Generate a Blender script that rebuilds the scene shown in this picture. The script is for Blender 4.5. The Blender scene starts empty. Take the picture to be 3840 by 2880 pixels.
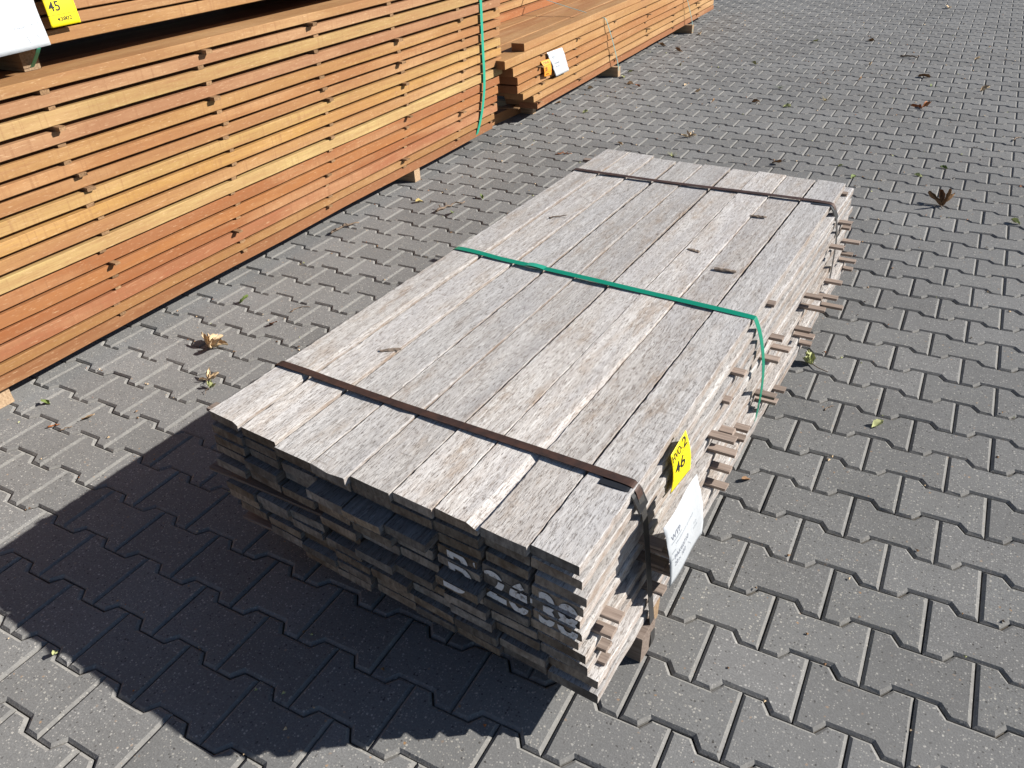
import bpy, bmesh, math, random
from mathutils import Vector, Matrix, noise as mnoise

# ------------------------------------------------------------------ camera, light, exposure
scene = bpy.context.scene
COL = scene.collection
cam_data = bpy.data.cameras.new('camera')
cam = bpy.data.objects.new('camera', cam_data)
COL.objects.link(cam)
cam_data.sensor_width = 36.0
cam_data.lens = 27.954
cam_data.clip_start = 0.05
cam_data.clip_end = 500
R0 = Vector((0.8776, 0.4775, -0.0430)); R1 = Vector((0.2298, -0.4975, -0.8365)); R2 = Vector((-0.4208, 0.7242, -0.5463))
cam.matrix_world = Matrix(((R0.x, -R1.x, -R2.x, 0.0211), (R0.y, -R1.y, -R2.y, -1.4015), (R0.z, -R1.z, -R2.z, 1.3995), (0, 0, 0, 1)))
scene.camera = cam

SUN_EL = math.radians(30.5); SUN_AZ = math.atan2(1.41, 0.95)
world = bpy.data.worlds.new('World'); scene.world = world
world.use_nodes = True
wn = world.node_tree
bg = wn.nodes['Background']; sky = wn.nodes.new('ShaderNodeTexSky')
sky.sky_type = 'NISHITA'; sky.sun_disc = False
sky.air_density = 0.75; sky.dust_density = 0.3; sky.sun_elevation = SUN_EL; sky.sun_rotation = SUN_AZ
wn.links.new(sky.outputs[0], bg.inputs[0]); bg.inputs[1].default_value = 0.05
sun_d = bpy.data.lights.new('sun', 'SUN'); sun_d.energy = 5.0; sun_d.angle = math.radians(0.53); sun_d.color = (1.0, 0.945, 0.87)
sun = bpy.data.objects.new('sun', sun_d); COL.objects.link(sun)
sun.rotation_euler = Vector((-1.41, -0.95, -1.0)).to_track_quat('-Z', 'Y').to_euler()
sun.location = (4, 3, 4)
scene.view_settings.view_transform = 'Standard'; scene.view_settings.look = 'None'
scene.view_settings.gamma = 1.0; scene.view_settings.exposure = 0.92
scene.view_settings.use_curve_mapping = False

rng = random.Random(11)
def lin(r, g, b):
    f = lambda c: (c/255/12.92 if c/255 <= 0.04045 else ((c/255+0.055)/1.055)**2.4)
    return (f(r), f(g), f(b))

# ------------------------------------------------------------------ helpers
def link(o, parent=None):
    COL.objects.link(o)
    if parent is not None:
        o.parent = parent
    return o
def mesh_obj(name, verts, faces, mats, midx=None, parent=None, loc=(0,0,0), rotz=0.0, smooth=False):
    me = bpy.data.meshes.new(name)
    me.from_pydata([tuple(v) for v in verts], [], faces)
    for m in (mats if isinstance(mats, (list, tuple)) else [mats]):
        me.materials.append(m)
    if midx:
        me.polygons.foreach_set('material_index', midx)
    if smooth:
        me.polygons.foreach_set('use_smooth', [True]*len(me.polygons))
    me.update()
    o = bpy.data.objects.new(name, me)
    o.location = loc; o.rotation_euler = (0, 0, rotz)
    return link(o, parent)
def tag(o, label, cat, group=None):
    o['label'] = label; o['category'] = cat
    if group: o['group'] = group
    return o
ORD = ['first', 'second', 'third', 'fourth', 'fifth', 'sixth', 'seventh', 'eighth', 'ninth', 'tenth', 'eleventh', 'twelfth', 'thirteenth', 'fourteenth', 'fifteenth', 'sixteenth', 'seventeenth', 'eighteenth']

# ------------------------------------------------------------------ materials
class NT:
    def __init__(s, name):
        s.m = bpy.data.materials.new(name); s.m.use_nodes = True
        s.t = s.m.node_tree; s.b = s.t.nodes['Principled BSDF']
    def n(s, typ, **kw):
        nd = s.t.nodes.new(typ)
        for k, v in kw.items():
            if k.startswith('i_'):
                key = k[2:]; key = int(key) if key.isdigit() else key.replace('_', ' ')
                if hasattr(v, 'is_output'): s.t.links.new(v, nd.inputs[key])
                else: nd.inputs[key].default_value = v
            else: setattr(nd, k, v)
        return nd
    def set(s, key, v):
        if hasattr(v, 'is_output'): s.t.links.new(v, s.b.inputs[key])
        else: s.b.inputs[key].default_value = v
    def mixc(s, fac, a, b, mode='MIX'):
        nd = s.t.nodes.new('ShaderNodeMix'); nd.data_type = 'RGBA'; nd.blend_type = mode
        for i, v in ((0, fac), (6, a), (7, b)):
            if hasattr(v, 'is_output'): s.t.links.new(v, nd.inputs[i])
            else: nd.inputs[i].default_value = (v if i == 0 else (*v, 1.0))
        return nd.outputs[2]
    def ramp(s, x, lo, hi, a=0.0, b=1.0):
        nd = s.n('ShaderNodeMapRange'); nd.clamp = True
        s.t.links.new(x, nd.inputs[0])
        for i, v in ((1, lo), (2, hi), (3, a), (4, b)): nd.inputs[i].default_value = v
        return nd.outputs[0]
    def math(s, op, a, b=0.0):
        nd = s.n('ShaderNodeMath'); nd.operation = op
        for i, v in ((0, a), (1, b)):
            if hasattr(v, 'is_output'): s.t.links.new(v, nd.inputs[i])
            else: nd.inputs[i].default_value = v
        return nd.outputs[0]
    def coords(s, scale, rand=True):
        tc = s.n('ShaderNodeTexCoord'); v = tc.outputs['Object']
        if rand:
            oi = s.n('ShaderNodeObjectInfo')
            off = s.n('ShaderNodeCombineXYZ')
            r = oi.outputs['Random']
            s.t.links.new(s.math('MULTIPLY', r, 37.0), off.inputs[0]); s.t.links.new(s.math('MULTIPLY', r, 91.0), off.inputs[1]); s.t.links.new(s.math('MULTIPLY', r, 53.0), off.inputs[2])
            ad = s.n('ShaderNodeVectorMath', operation='ADD'); s.t.links.new(v, ad.inputs[0]); s.t.links.new(off.outputs[0], ad.inputs[1]); v = ad.outputs[0]
        mp = s.n('ShaderNodeVectorMath', operation='MULTIPLY'); s.t.links.new(v, mp.inputs[0]); mp.inputs[1].default_value = scale
        return mp.outputs[0]
    def noise(s, vec, scale=1.0, detail=4.0, rough=0.6, dist=0.0):
        nd = s.n('ShaderNodeTexNoise'); s.t.links.new(vec, nd.inputs['Vector'])
        nd.inputs['Scale'].default_value = scale; nd.inputs['Detail'].default_value = detail
        nd.inputs['Roughness'].default_value = rough; nd.inputs['Distortion'].default_value = dist
        return nd.outputs['Fac']
    def bump(s, h, strength, dist):
        nd = s.n('ShaderNodeBump'); s.t.links.new(h, nd.inputs['Height']); nd.inputs['Strength'].default_value = strength; nd.inputs['Distance'].default_value = dist
        s.t.links.new(nd.outputs[0], s.b.inputs['Normal'])

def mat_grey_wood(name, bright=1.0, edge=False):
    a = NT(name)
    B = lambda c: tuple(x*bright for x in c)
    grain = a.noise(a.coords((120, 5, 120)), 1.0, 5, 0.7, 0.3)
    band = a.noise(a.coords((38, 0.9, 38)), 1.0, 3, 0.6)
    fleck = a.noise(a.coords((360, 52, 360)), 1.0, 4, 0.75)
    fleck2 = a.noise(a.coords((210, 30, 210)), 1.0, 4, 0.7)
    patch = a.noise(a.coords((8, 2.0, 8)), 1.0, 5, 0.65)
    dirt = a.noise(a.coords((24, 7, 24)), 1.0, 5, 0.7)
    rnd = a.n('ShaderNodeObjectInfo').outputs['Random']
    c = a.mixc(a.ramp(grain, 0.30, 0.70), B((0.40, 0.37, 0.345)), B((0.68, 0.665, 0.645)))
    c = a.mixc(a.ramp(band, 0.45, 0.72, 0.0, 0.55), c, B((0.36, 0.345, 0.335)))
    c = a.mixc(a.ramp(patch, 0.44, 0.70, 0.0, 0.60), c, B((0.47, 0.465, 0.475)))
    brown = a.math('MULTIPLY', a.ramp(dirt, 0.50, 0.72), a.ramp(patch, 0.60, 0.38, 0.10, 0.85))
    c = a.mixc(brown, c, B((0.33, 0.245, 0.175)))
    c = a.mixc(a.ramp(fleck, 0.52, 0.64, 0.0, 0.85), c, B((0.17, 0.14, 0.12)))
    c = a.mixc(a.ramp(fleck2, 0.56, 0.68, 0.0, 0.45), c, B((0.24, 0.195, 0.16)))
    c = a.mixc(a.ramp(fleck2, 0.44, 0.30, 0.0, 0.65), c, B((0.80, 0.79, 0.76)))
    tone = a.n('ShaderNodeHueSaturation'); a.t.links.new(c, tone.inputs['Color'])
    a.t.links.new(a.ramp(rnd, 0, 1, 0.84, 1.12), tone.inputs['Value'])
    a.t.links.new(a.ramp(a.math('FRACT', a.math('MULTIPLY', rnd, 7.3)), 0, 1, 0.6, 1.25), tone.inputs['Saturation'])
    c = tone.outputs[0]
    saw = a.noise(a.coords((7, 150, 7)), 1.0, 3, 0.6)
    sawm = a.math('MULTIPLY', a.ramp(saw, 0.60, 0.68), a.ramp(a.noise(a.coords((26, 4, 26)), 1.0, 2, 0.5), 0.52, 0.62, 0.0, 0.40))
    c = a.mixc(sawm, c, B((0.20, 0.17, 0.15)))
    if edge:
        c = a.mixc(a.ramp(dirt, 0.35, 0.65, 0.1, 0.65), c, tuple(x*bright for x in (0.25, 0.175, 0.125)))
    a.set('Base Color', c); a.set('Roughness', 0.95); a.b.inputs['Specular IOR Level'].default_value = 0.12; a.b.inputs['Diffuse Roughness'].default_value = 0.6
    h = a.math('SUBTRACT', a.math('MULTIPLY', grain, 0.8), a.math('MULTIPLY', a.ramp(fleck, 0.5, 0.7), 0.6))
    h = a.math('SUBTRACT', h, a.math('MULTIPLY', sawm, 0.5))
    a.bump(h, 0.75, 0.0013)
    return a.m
def mat_grey_end():
    a = NT('grey_end_grain')
    n1 = a.noise(a.coords((120, 120, 60)), 1.0, 4, 0.65)
    n2 = a.noise(a.coords((14, 14, 14)), 1.0, 4, 0.6)
    oi = a.n('ShaderNodeObjectInfo').outputs['Random']
    c = a.mixc(a.ramp(n1, 0.3, 0.7), (0.11, 0.09, 0.072), (0.27, 0.23, 0.19))
    c = a.mixc(a.ramp(n2, 0.45, 0.65, 0, 0.75), c, (0.085, 0.062, 0.045))
    v = a.n('ShaderNodeHueSaturation'); a.t.links.new(c, v.inputs['Color'])
    a.t.links.new(a.ramp(a.math('FRACT', a.math('MULTIPLY', oi, 13.7)), 0, 1, 0.7, 1.45), v.inputs['Value'])
    a.t.links.new(a.ramp(a.math('FRACT', a.math('MULTIPLY', oi, 5.1)), 0, 1, 0.5, 1.3), v.inputs['Saturation'])
    a.set('Base Color', v.outputs[0]); a.set('Roughness', 0.95); a.b.inputs['Specular IOR Level'].default_value = 0.15
    a.bump(n1, 0.6, 0.0015)
    return a.m
def mat_red_wood(name, end=False):
    a = NT(name)
    oc = a.n('ShaderNodeObjectInfo').outputs['Color']
    grain = a.noise(a.coords((70, 2.2, 70)), 1.0, 5, 0.62, 0.4)
    fine = a.noise(a.coords((330, 14, 330)), 1.0, 3, 0.6)
    patch = a.noise(a.coords((8, 1.1, 8)), 1.0, 4, 0.6)
    saw = a.noise(a.coords((6, 95, 3)), 1.0, 3, 0.6)
    fib = a.noise(a.coords((240, 30, 240)), 1.0, 4, 0.75)
    c = a.mixc(a.ramp(grain, 0.3, 0.70, 0.55, 0.0), oc, (0.22, 0.098, 0.042))
    c = a.mixc(a.ramp(patch, 0.5, 0.75, 0.0, 0.40), c, (0.54, 0.36, 0.19))
    c = a.mixc(a.ramp(patch, 0.50, 0.28, 0.0, 0.55), c, (0.27, 0.12, 0.055))
    c = a.mixc(a.math('MULTIPLY', a.ramp(saw, 0.52, 0.70), a.ramp(patch, 0.38, 0.6, 0.08, 0.42)), c, (0.20, 0.09, 0.04))
    c = a.mixc(a.ramp(fine, 0.58, 0.74, 0.0, 0.42), c, (0.17, 0.075, 0.035))
    c = a.mixc(a.ramp(fib, 0.56, 0.70, 0.0, 0.40), c, (0.22, 0.11, 0.055))
    c = a.mixc(a.ramp(fib, 0.42, 0.30, 0.0, 0.35), c, (0.70, 0.52, 0.33))
    st = a.noise(a.coords((22, 3.2, 22)), 1.0, 5, 0.75)
    c = a.mixc(a.ramp(st, 0.68, 0.80, 0.0, 0.6), c, (0.12, 0.095, 0.07))
    if end:
        c = a.mixc(0.45, c, (0.16, 0.06, 0.03))
    a.set('Base Color', c); a.set('Roughness', 0.75); a.b.inputs['Specular IOR Level'].default_value = 0.25
    a.bump(a.math('ADD', a.math('MULTIPLY', fine, 0.6), a.math('MULTIPLY', saw, 0.5)), 0.4, 0.0012)
    return a.m
def mat_stick(name, c1, c2):
    a = NT(name)
    g = a.noise(a.coords((8, 160, 160)), 1.0, 4, 0.65)
    oi = a.n('ShaderNodeObjectInfo').outputs['Random']
    c = a.mixc(a.ramp(g, 0.3, 0.7), c1, c2)
    v = a.n('ShaderNodeHueSaturation'); a.t.links.new(c, v.inputs['Color']); a.t.links.new(a.ramp(oi, 0, 1, 0.75, 1.25), v.inputs['Value'])
    a.set('Base Color', v.outputs[0]); a.set('Roughness', 0.9); a.b.inputs['Specular IOR Level'].default_value = 0.2
    a.bump(g, 0.5, 0.001)
    return a.m
def mat_plain(name, col, rough=0.6, spec=0.4, var=0.0, scale=60, metal=0.0, var_col=None, bumpd=0.0):
    a = NT(name)
    if var > 0:
        n1 = a.noise(a.coords((scale, scale, scale), rand=True), 1.0, 4, 0.65)
        a.set('Base Color', a.mixc(a.ramp(n1, 0.35, 0.68, 0, var), col, var_col or tuple(x*0.4 for x in col)))
        if bumpd: a.bump(n1, 0.5, bumpd)
    else:
        a.set('Base Color', (*col, 1))
    a.set('Roughness', rough); a.b.inputs['Specular IOR Level'].default_value = spec; a.set('Metallic', metal)
    return a.m
def mat_paver(name, base, dust):
    a = NT(name)
    tc = a.n('ShaderNodeTexCoord'); P = tc.outputs['Object']
    def sc(v):
        mp = a.n('ShaderNodeVectorMath', operation='MULTIPLY'); a.t.links.new(P, mp.inputs[0]); mp.inputs[1].default_value = (v, v, v); return mp.outputs[0]
    geo = a.n('ShaderNodeNewGeometry'); isl = geo.outputs['Random Per Island']
    n_f = a.noise(sc(260), 1.0, 3, 0.7); n_m = a.noise(sc(38), 1.0, 4, 0.65); n_l = a.noise(sc(2.3), 1.0, 5, 0.62); n_x = a.noise(sc(0.7), 1.0, 3, 0.55)
    c = a.mixc(a.ramp(n_f, 0.3, 0.7), tuple(x*0.66 for x in base), tuple(x*1.32 for x in base))
    c = a.mixc(a.ramp(n_m, 0.4, 0.72, 0, 0.35), c, tuple(x*0.72 for x in base))
    c = a.mixc(a.ramp(n_l, 0.40, 0.70, 0.0, 0.45), c, tuple(x*y for x, y in zip(base, (0.70, 0.68, 0.66))))
    c = a.mixc(a.ramp(n_x, 0.45, 0.65, 0.0, 0.35), c, tuple(x*1.22 for x in base))
    # pebbles in the concrete
    for scl, thr, keep, cc in ((110, 0.20, 0.80, (0.42, 0.41, 0.38)), (215, 0.26, 0.72, (0.38, 0.37, 0.345)), (140, 0.26, 0.86, (0.06, 0.058, 0.056)), (95, 0.20, 0.97, (0.32, 0.23, 0.16))):
        vo = a.n('ShaderNodeTexVoronoi'); a.t.links.new(sc(scl), vo.inputs['Vector']); vo.inputs['Scale'].default_value = 1.0
        sep = a.n('ShaderNodeSeparateColor'); a.t.links.new(vo.outputs['Color'], sep.inputs[0])
        wob = a.math('ADD', vo.outputs['Distance'], a.math('MULTIPLY', a.math('SUBTRACT', n_f, 0.5), 0.75))
        m = a.math('MULTIPLY', a.ramp(wob, thr+0.10, thr), a.ramp(sep.outputs[0], keep, keep+0.01))
        c = a.mixc(a.math('MULTIPLY', m, a.ramp(sep.outputs[1], 0, 1, 0.45, 1.0)), c, cc)
    v = a.n('ShaderNodeHueSaturation'); a.t.links.new(c, v.inputs['Color'])
    a.t.links.new(a.ramp(isl, 0, 1, 0.90, 1.10), v.inputs['Value'])
    a.t.links.new(a.ramp(a.math('FRACT', a.math('MULTIPLY', isl, 17.0)), 0, 1, 0.6, 1.5), v.inputs['Saturation'])
    c = v.outputs[0]
    if dust: c = a.mixc(a.ramp(n_m, 0.35, 0.65, 0.1, 0.65), c, dust)
    a.set('Base Color', c); a.set('Roughness', 0.85); a.b.inputs['Specular IOR Level'].default_value = 0.25; a.b.inputs['Diffuse Roughness'].default_value = 0.35
    a.bump(a.math('ADD', a.math('MULTIPLY', n_f, 0.8), a.math('MULTIPLY', n_m, 0.6)), 0.45, 0.0018)
    return a.m
def mat_sand():
    a = NT('joint_sand')
    P = a.n('ShaderNodeTexCoord').outputs['Object']
    mp = a.n('ShaderNodeVectorMath', operation='MULTIPLY'); a.t.links.new(P, mp.inputs[0]); mp.inputs[1].default_value = (30, 30, 30)
    n1 = a.noise(mp.outputs[0], 1.0, 5, 0.7)
    mp2 = a.n('ShaderNodeVectorMath', operation='MULTIPLY'); a.t.links.new(P, mp2.inputs[0]); mp2.inputs[1].default_value = (5, 5, 5)
    n2 = a.noise(mp2.outputs[0], 1.0, 4, 0.6)
    c = a.mixc(a.ramp(n1, 0.35, 0.65), (0.025, 0.021, 0.017), (0.10, 0.083, 0.062))
    c = a.mixc(a.ramp(n2, 0.58, 0.70, 0, 0.6), c, (0.06, 0.065, 0.03))
    a.set('Base Color', c); a.set('Roughness', 1.0); a.bump(n1, 0.8, 0.003)
    return a.m

M = {}
M['grey'] = mat_grey_wood('weathered_grey_wood', 1.04)
M['grey_edge'] = mat_grey_wood('weathered_grey_wood_edge', 1.0, True)
M['inner'] = mat_grey_wood('shaded_unbleached_grey_wood', 0.42)  # darkened copies: shade on the inner boards put into the colour, besides less bleaching
M['inner_edge'] = mat_grey_wood('shaded_unbleached_grey_wood_edge', 0.45, True)
M['grey_end'] = mat_grey_end()
M['red'] = mat_red_wood('red_brown_wood'); M['red_end'] = mat_red_wood('red_brown_end_grain', True)
M['stick'] = mat_stick('grey_brown_stick', (0.15, 0.115, 0.095), (0.30, 0.245, 0.21))
M['stick_red'] = mat_stick('tan_stick', (0.13, 0.075, 0.04), (0.29, 0.18, 0.095))
M['bearer'] = mat_stick('bearer_wood', (0.20, 0.13, 0.08), (0.38, 0.28, 0.18))
M['rust'] = mat_plain('rusty_steel', (0.062, 0.030, 0.021), 0.6, 0.4, 0.9, 45, 0.2, (0.024, 0.015, 0.013), 0.0004)
M['steel'] = mat_plain('dark_steel', (0.040, 0.040, 0.041), 0.55, 0.4, 0.5, 60, 0.3, (0.07, 0.065, 0.06))
M['black'] = mat_plain('black_steel', (0.018, 0.019, 0.022), 0.35, 0.5, 0.4, 60)
M['green'] = mat_plain('green_strap', (0.0, 0.19, 0.115), 0.32, 0.5, 0.25, 40, 0, (0.0, 0.15, 0.09))
M['green2'] = mat_plain('light_green_strap', (0.02, 0.30, 0.20), 0.4, 0.5, 0.2, 40, 0, (0.0, 0.20, 0.13))
M['wire'] = mat_plain('pale_teal_strap', (0.16, 0.26, 0.24), 0.4, 0.5, 0.2, 40)
M['yellow'] = mat_plain('yellow_card', (0.82, 0.66, 0.01), 0.55, 0.3)
M['orange'] = mat_plain('orange_card', (0.80, 0.30, 0.03), 0.55, 0.3)
M['paper'] = mat_plain('white_plastic_sheet', (0.47, 0.50, 0.53), 0.4, 0.4, 0.3, 22, 0, (0.40, 0.43, 0.48), 0.004)
M['ink'] = mat_plain('black_ink', (0.015, 0.015, 0.015), 0.6, 0.3)
M['faint'] = mat_plain('grey_print', (0.20, 0.22, 0.27), 0.6, 0.3)
M['faint2'] = mat_plain('pale_grey_print', (0.30, 0.33, 0.37), 0.6, 0.3)
def mat_paint():
    a = NT('worn_white_paint')
    n1 = a.noise(a.coords((110, 110, 110), rand=False), 1.0, 5, 0.7)
    a.set('Base Color', a.mixc(a.ramp(n1, 0.52, 0.66), (0.60, 0.61, 0.63), (0.22, 0.19, 0.16))); a.set('Roughness', 0.8)
    return a.m
M['paint'] = mat_paint()
M['paver'] = mat_paver('concrete_paver', (0.172, 0.174, 0.174), None)
M['paver_edge'] = mat_paver('concrete_paver_chamfer', (0.172, 0.172, 0.170), (0.26, 0.255, 0.24))
M['sand'] = mat_sand()
def leafmat(n, c, v): return mat_plain(n, c, 0.7, 0.25, 0.8, 90, 0, v)
M['cream'] = leafmat('cream_dry_leaf', (0.60, 0.47, 0.30), (0.36, 0.24, 0.13))
M['brown'] = leafmat('brown_dry_leaf', (0.26, 0.15, 0.07), (0.12, 0.06, 0.03))
M['rusty'] = leafmat('orange_brown_leaf', (0.36, 0.13, 0.04), (0.18, 0.07, 0.03))
M['lgreen'] = leafmat('pale_green_leaf', (0.40, 0.43, 0.21), (0.26, 0.27, 0.11))
M['leafgreen'] = leafmat('green_leaf', (0.15, 0.21, 0.055), (0.10, 0.13, 0.04))
M['straw'] = leafmat('straw_grass', (0.42, 0.30, 0.12), (0.28, 0.26, 0.08))
M['twig'] = leafmat('grey_twig', (0.20, 0.15, 0.11), (0.08, 0.055, 0.04))
M['bark'] = leafmat('grey_bark', (0.23, 0.185, 0.15), (0.10, 0.075, 0.055))

# ------------------------------------------------------------------ the ground: interlocking concrete pavers
def build_ground():
    big = 60.0
    mesh_obj('ground', [(-big, -big, -0.010), (big, -big, -0.010), (big, big, -0.010), (-big, big, -0.010)], [(0, 1, 2, 3)], M['sand'])['kind'] = 'structure'
    W, S = 0.0827, 0.0573
    g = 0.0014
    right = [(-0.1, -W), (-0.060, -W), (-0.0415, -S), (0.0415, -S), (0.060, -W), (0.1, -W)]
    base = right + [(-x, -y) for x, y in right]
    def inset(poly, d):
        n = len(poly); out = []
        for i in range(n):
            p0, p1, p2 = Vector(poly[i-1]), Vector(poly[i]), Vector(poly[(i+1) % n])
            e1 = (p1-p0).normalized(); e2 = (p2-p1).normalized()
            n1 = Vector((-e1.y, e1.x)); n2 = Vector((-e2.y, e2.x))
            b = (n1+n2); b = b/ (1+n1.dot(n2))
            out.append(tuple(p1 + b*d))
        return out
    o_ring = inset(base, g); t_ring = inset(base, g+0.0064)
    n = len(base)
    verts = []; faces = []; mi = []
    r = random.Random(3)
    for row in range(-78, 14):
        y0 = -0.14*row
        for c in range(-34, 28):
            x0 = 0.2*(c+0.5+0.5*(row % 2))
            if y0 < -1.75: continue
            # skip far outside what could be seen
            if x0 > 0.9 + 0.33*max(0, y0+0.4) or x0 > 3.4: continue
            if x0 < -6.6: continue
            dz = r.gauss(0, 0.0007); tx = r.gauss(0, 0.004); ty = r.gauss(0, 0.004); a = r.gauss(0, 0.003)
            ca, sa = math.cos(a), math.sin(a); ox = r.gauss(0, 0.0004); oy = r.gauss(0, 0.0004)
            b = len(verts)
            for ring, z, j in ((t_ring, 0.0, 0.0005), (o_ring, -0.0052, 0.0), (o_ring, -0.03, 0.0)):
                for x, y in ring:
                    x2 = x + (r.gauss(0, j) if j else 0); y2 = y + (r.gauss(0, j) if j else 0)
                    verts.append((x0+ox+x2*ca-y2*sa, y0+oy+x2*sa+y2*ca, z+dz+tx*y2+ty*x2))
            faces.append(tuple(range(b, b+n))); mi.append(0)
            for k in range(n):
                k2 = (k+1) % n
                faces.append((b+k, b+n+k, b+n+k2, b+k2)); mi.append(1)
                faces.append((b+n+k, b+2*n+k, b+2*n+k2, b+n+k2)); mi.append(1)
    mesh_obj('pavement', verts, faces, [M['paver'], M['paver_edge']], mi)['kind'] = 'structure'
build_ground()

# ------------------------------------------------------------------ boards
def loft_board(L, w0, w1, t, N, seed, c=0.0018, wob=0.0012, edge=0.0005, bow=0.0, end=0.0012, skew0=0.0, skew1=0.0, wane=0.0, cup=0.0, sag0=0.0, bevel=None, rag=0.0):
    r = random.Random(seed)
    verts = []; faces = []; mi = []
    o = r.uniform(0, 100)
    for i in range(N+1):
        f = i/N; y = f*L
        w = w0+(w1-w0)*f
        sh = wob*2*(mnoise.noise((o, y*1.7, 0))); tw = wob*(mnoise.noise((o+9, y*1.3, 5)))
        zb = bow*4*f*(1-f) + wob*0.8*mnoise.noise((o+31, y*1.5, 2))
        sg = -sag0*max(0, 1-f*6)
        cl = c*(1+0.9*mnoise.noise((o+3, y*14, 1)))+wane*max(0, mnoise.noise((o+7, y*2.3, 3)))*1.6
        cr = c*(1+0.9*mnoise.noise((o+4, y*14, 7)))+wane*max(0, mnoise.noise((o+13, y*2.1, 9)))*1.6
        bz = cr*0.8
        if bevel and f < bevel[2]:
            q = 1-f/bevel[2]; cr = max(cr, bevel[0]*q*(1+0.12*mnoise.noise((o, y*9, 4)))); bz = max(bz, bevel[1]*q)
        el = edge*r.gauss(0, 1)+rag*(mnoise.noise((o+51, y*32, 0))+0.7*mnoise.noise((o+52, y*9, 0))); er = edge*r.gauss(0, 1)+rag*(mnoise.noise((o+53, y*32, 0))+0.7*mnoise.noise((o+54, y*9, 0)))
        ring = [(c, 0), (w-c, 0), (w, c), (w, t-bz), (w-cr, t), (w*0.5, t+cup), (cl, t), (0, t-cl*0.8), (0, c)]
        for k, (x, z) in enumerate(ring):
            dx = sh + (el if x < w*0.3 else er if x > w*0.7 else 0)
            yy = y
            if i == 0: yy += skew0*(x/w) + end*r.gauss(0, 0.5)
            if i == N: yy += skew1*(x/w) + end*r.gauss(0, 0.5)
            verts.append((x+dx, yy, z+zb+tw*(x/w-0.5)+sg*(math.sin(x/w*math.pi))))
    m = 9
    for i in range(N):
        for k in range(m):
            k2 = (k+1) % m
            faces.append((i*m+k, i*m+k2, (i+1)*m+k2, (i+1)*m+k)); mi.append(2 if k in (1, 2, 7, 8) else 0)
    faces.append(tuple(range(m-1, -1, -1))); mi.append(1)
    faces.append(tuple(range(N*m, N*m+m))); mi.append(1)
    faces = [tuple(reversed(fc)) for fc in faces]
    return verts, faces, mi
def board(name, x0, y0, x1, y1, w0, w1, z, t, mats, seed, N=16, color=None, **kw):
    """near left corner (x0,y0) to far left corner (x1,y1)"""
    L = math.hypot(x1-x0, y1-y0); a = math.atan2(-(x1-x0), (y1-y0))
    v, f, mi = loft_board(L, w0, w1, t, N, seed, **kw)
    ob = mesh_obj(name, v, f, mats, mi, None, (x0, y0, z), a)
    if color: ob.color = (*color, 1)
    ob['_L'] = L
    return ob
def bar(name, x0, x1, y, z, w, t, mat, seed, ang=0.0, color=None):
    """a stick lying across, from x0 (left) to x1 (right) with its centre line at y"""
    r = random.Random(seed)
    L = x1-x0; c = 0.0012; verts = []; faces = []
    N = 6
    for i in range(N+1):
        x = L*i/N
        ring = [(-w/2+c, 0), (w/2-c, 0), (w/2, c), (w/2, t-c), (w/2-c, t), (-w/2+c, t), (-w/2, t-c), (-w/2, c)]
        for (yy, zz) in ring:
            ex = r.gauss(0, 0.0009) if i in (0, N) else 0
            verts.append((x+ex-L, yy+r.gauss(0, 0.0003), zz))
    m = 8
    for i in range(N):
        for k in range(m):
            k2 = (k+1) % m
            faces.append((i*m+k, i*m+k2, (i+1)*m+k2, (i+1)*m+k))
    faces.append(tuple(range(m-1, -1, -1))); faces.append(tuple(range(N*m, N*m+m)))
    ob = mesh_obj(name, verts, faces, mat, None, None, (x1, y, z), ang)
    if color: ob.color = (*color, 1)
    return ob

# ------------------------------------------------------------------ the grey strapped stack
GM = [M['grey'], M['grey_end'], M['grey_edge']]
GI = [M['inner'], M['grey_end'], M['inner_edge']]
ZT = lambda k: 0.4135-0.0316*k
TH = 0.0225
# top layer, measured: near left x,y / near right x / far left x,y / far right x
TOP = [(-1.2945, -0.4765, -1.2010, -1.2190, 1.5950, -1.1205),
       (-1.1890, -0.4880, -1.0815, -1.1180, 1.5960, -1.0130),
       (-1.0765, -0.5070, -0.9710, -1.0110, 1.5720, -0.9165),
       (-0.9675, -0.5195, -0.8750, -0.9030, 1.5560, -0.8065),
       (-0.8725, -0.5140, -0.7690, -0.8045, 1.5690, -0.7020),
       (-0.7655, -0.5185, -0.6700, -0.6915, 1.5490, -0.5970),
       (-0.6685, -0.5225, -0.5700, -0.5952, 1.5480, -0.4915),
       (-0.5690, -0.5260, -0.4685, -0.4900, 1.5410, -0.3890),
       (-0.4660, -0.5280, -0.3660, -0.3830, 1.5350, -0.2850)]
TOPW = ['pale silvery board with ridged grain, left edge of the top layer', 'grey board second from left in the top layer, a bark strip lying on it',
        'grey board third from the left edge in the top layer of the grey stack', 'smooth grey board with a dipped near end, fourth from left in the top layer',
        'board in the middle of the top layer, fifth from left, with brown flecks', 'sixth board from left in the top layer, beside the split grey seam',
        'narrower near end board, seventh from left in the top layer, with open wedge gap', 'eighth board from left in the top layer, brown speckled, two dark knots beside it',
        'grey board with cross saw scratches at the right edge of the top layer']
GRP = 'grey boards of the strapped stack'
end_faces = []     # (object, layer) for the painted marks
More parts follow.
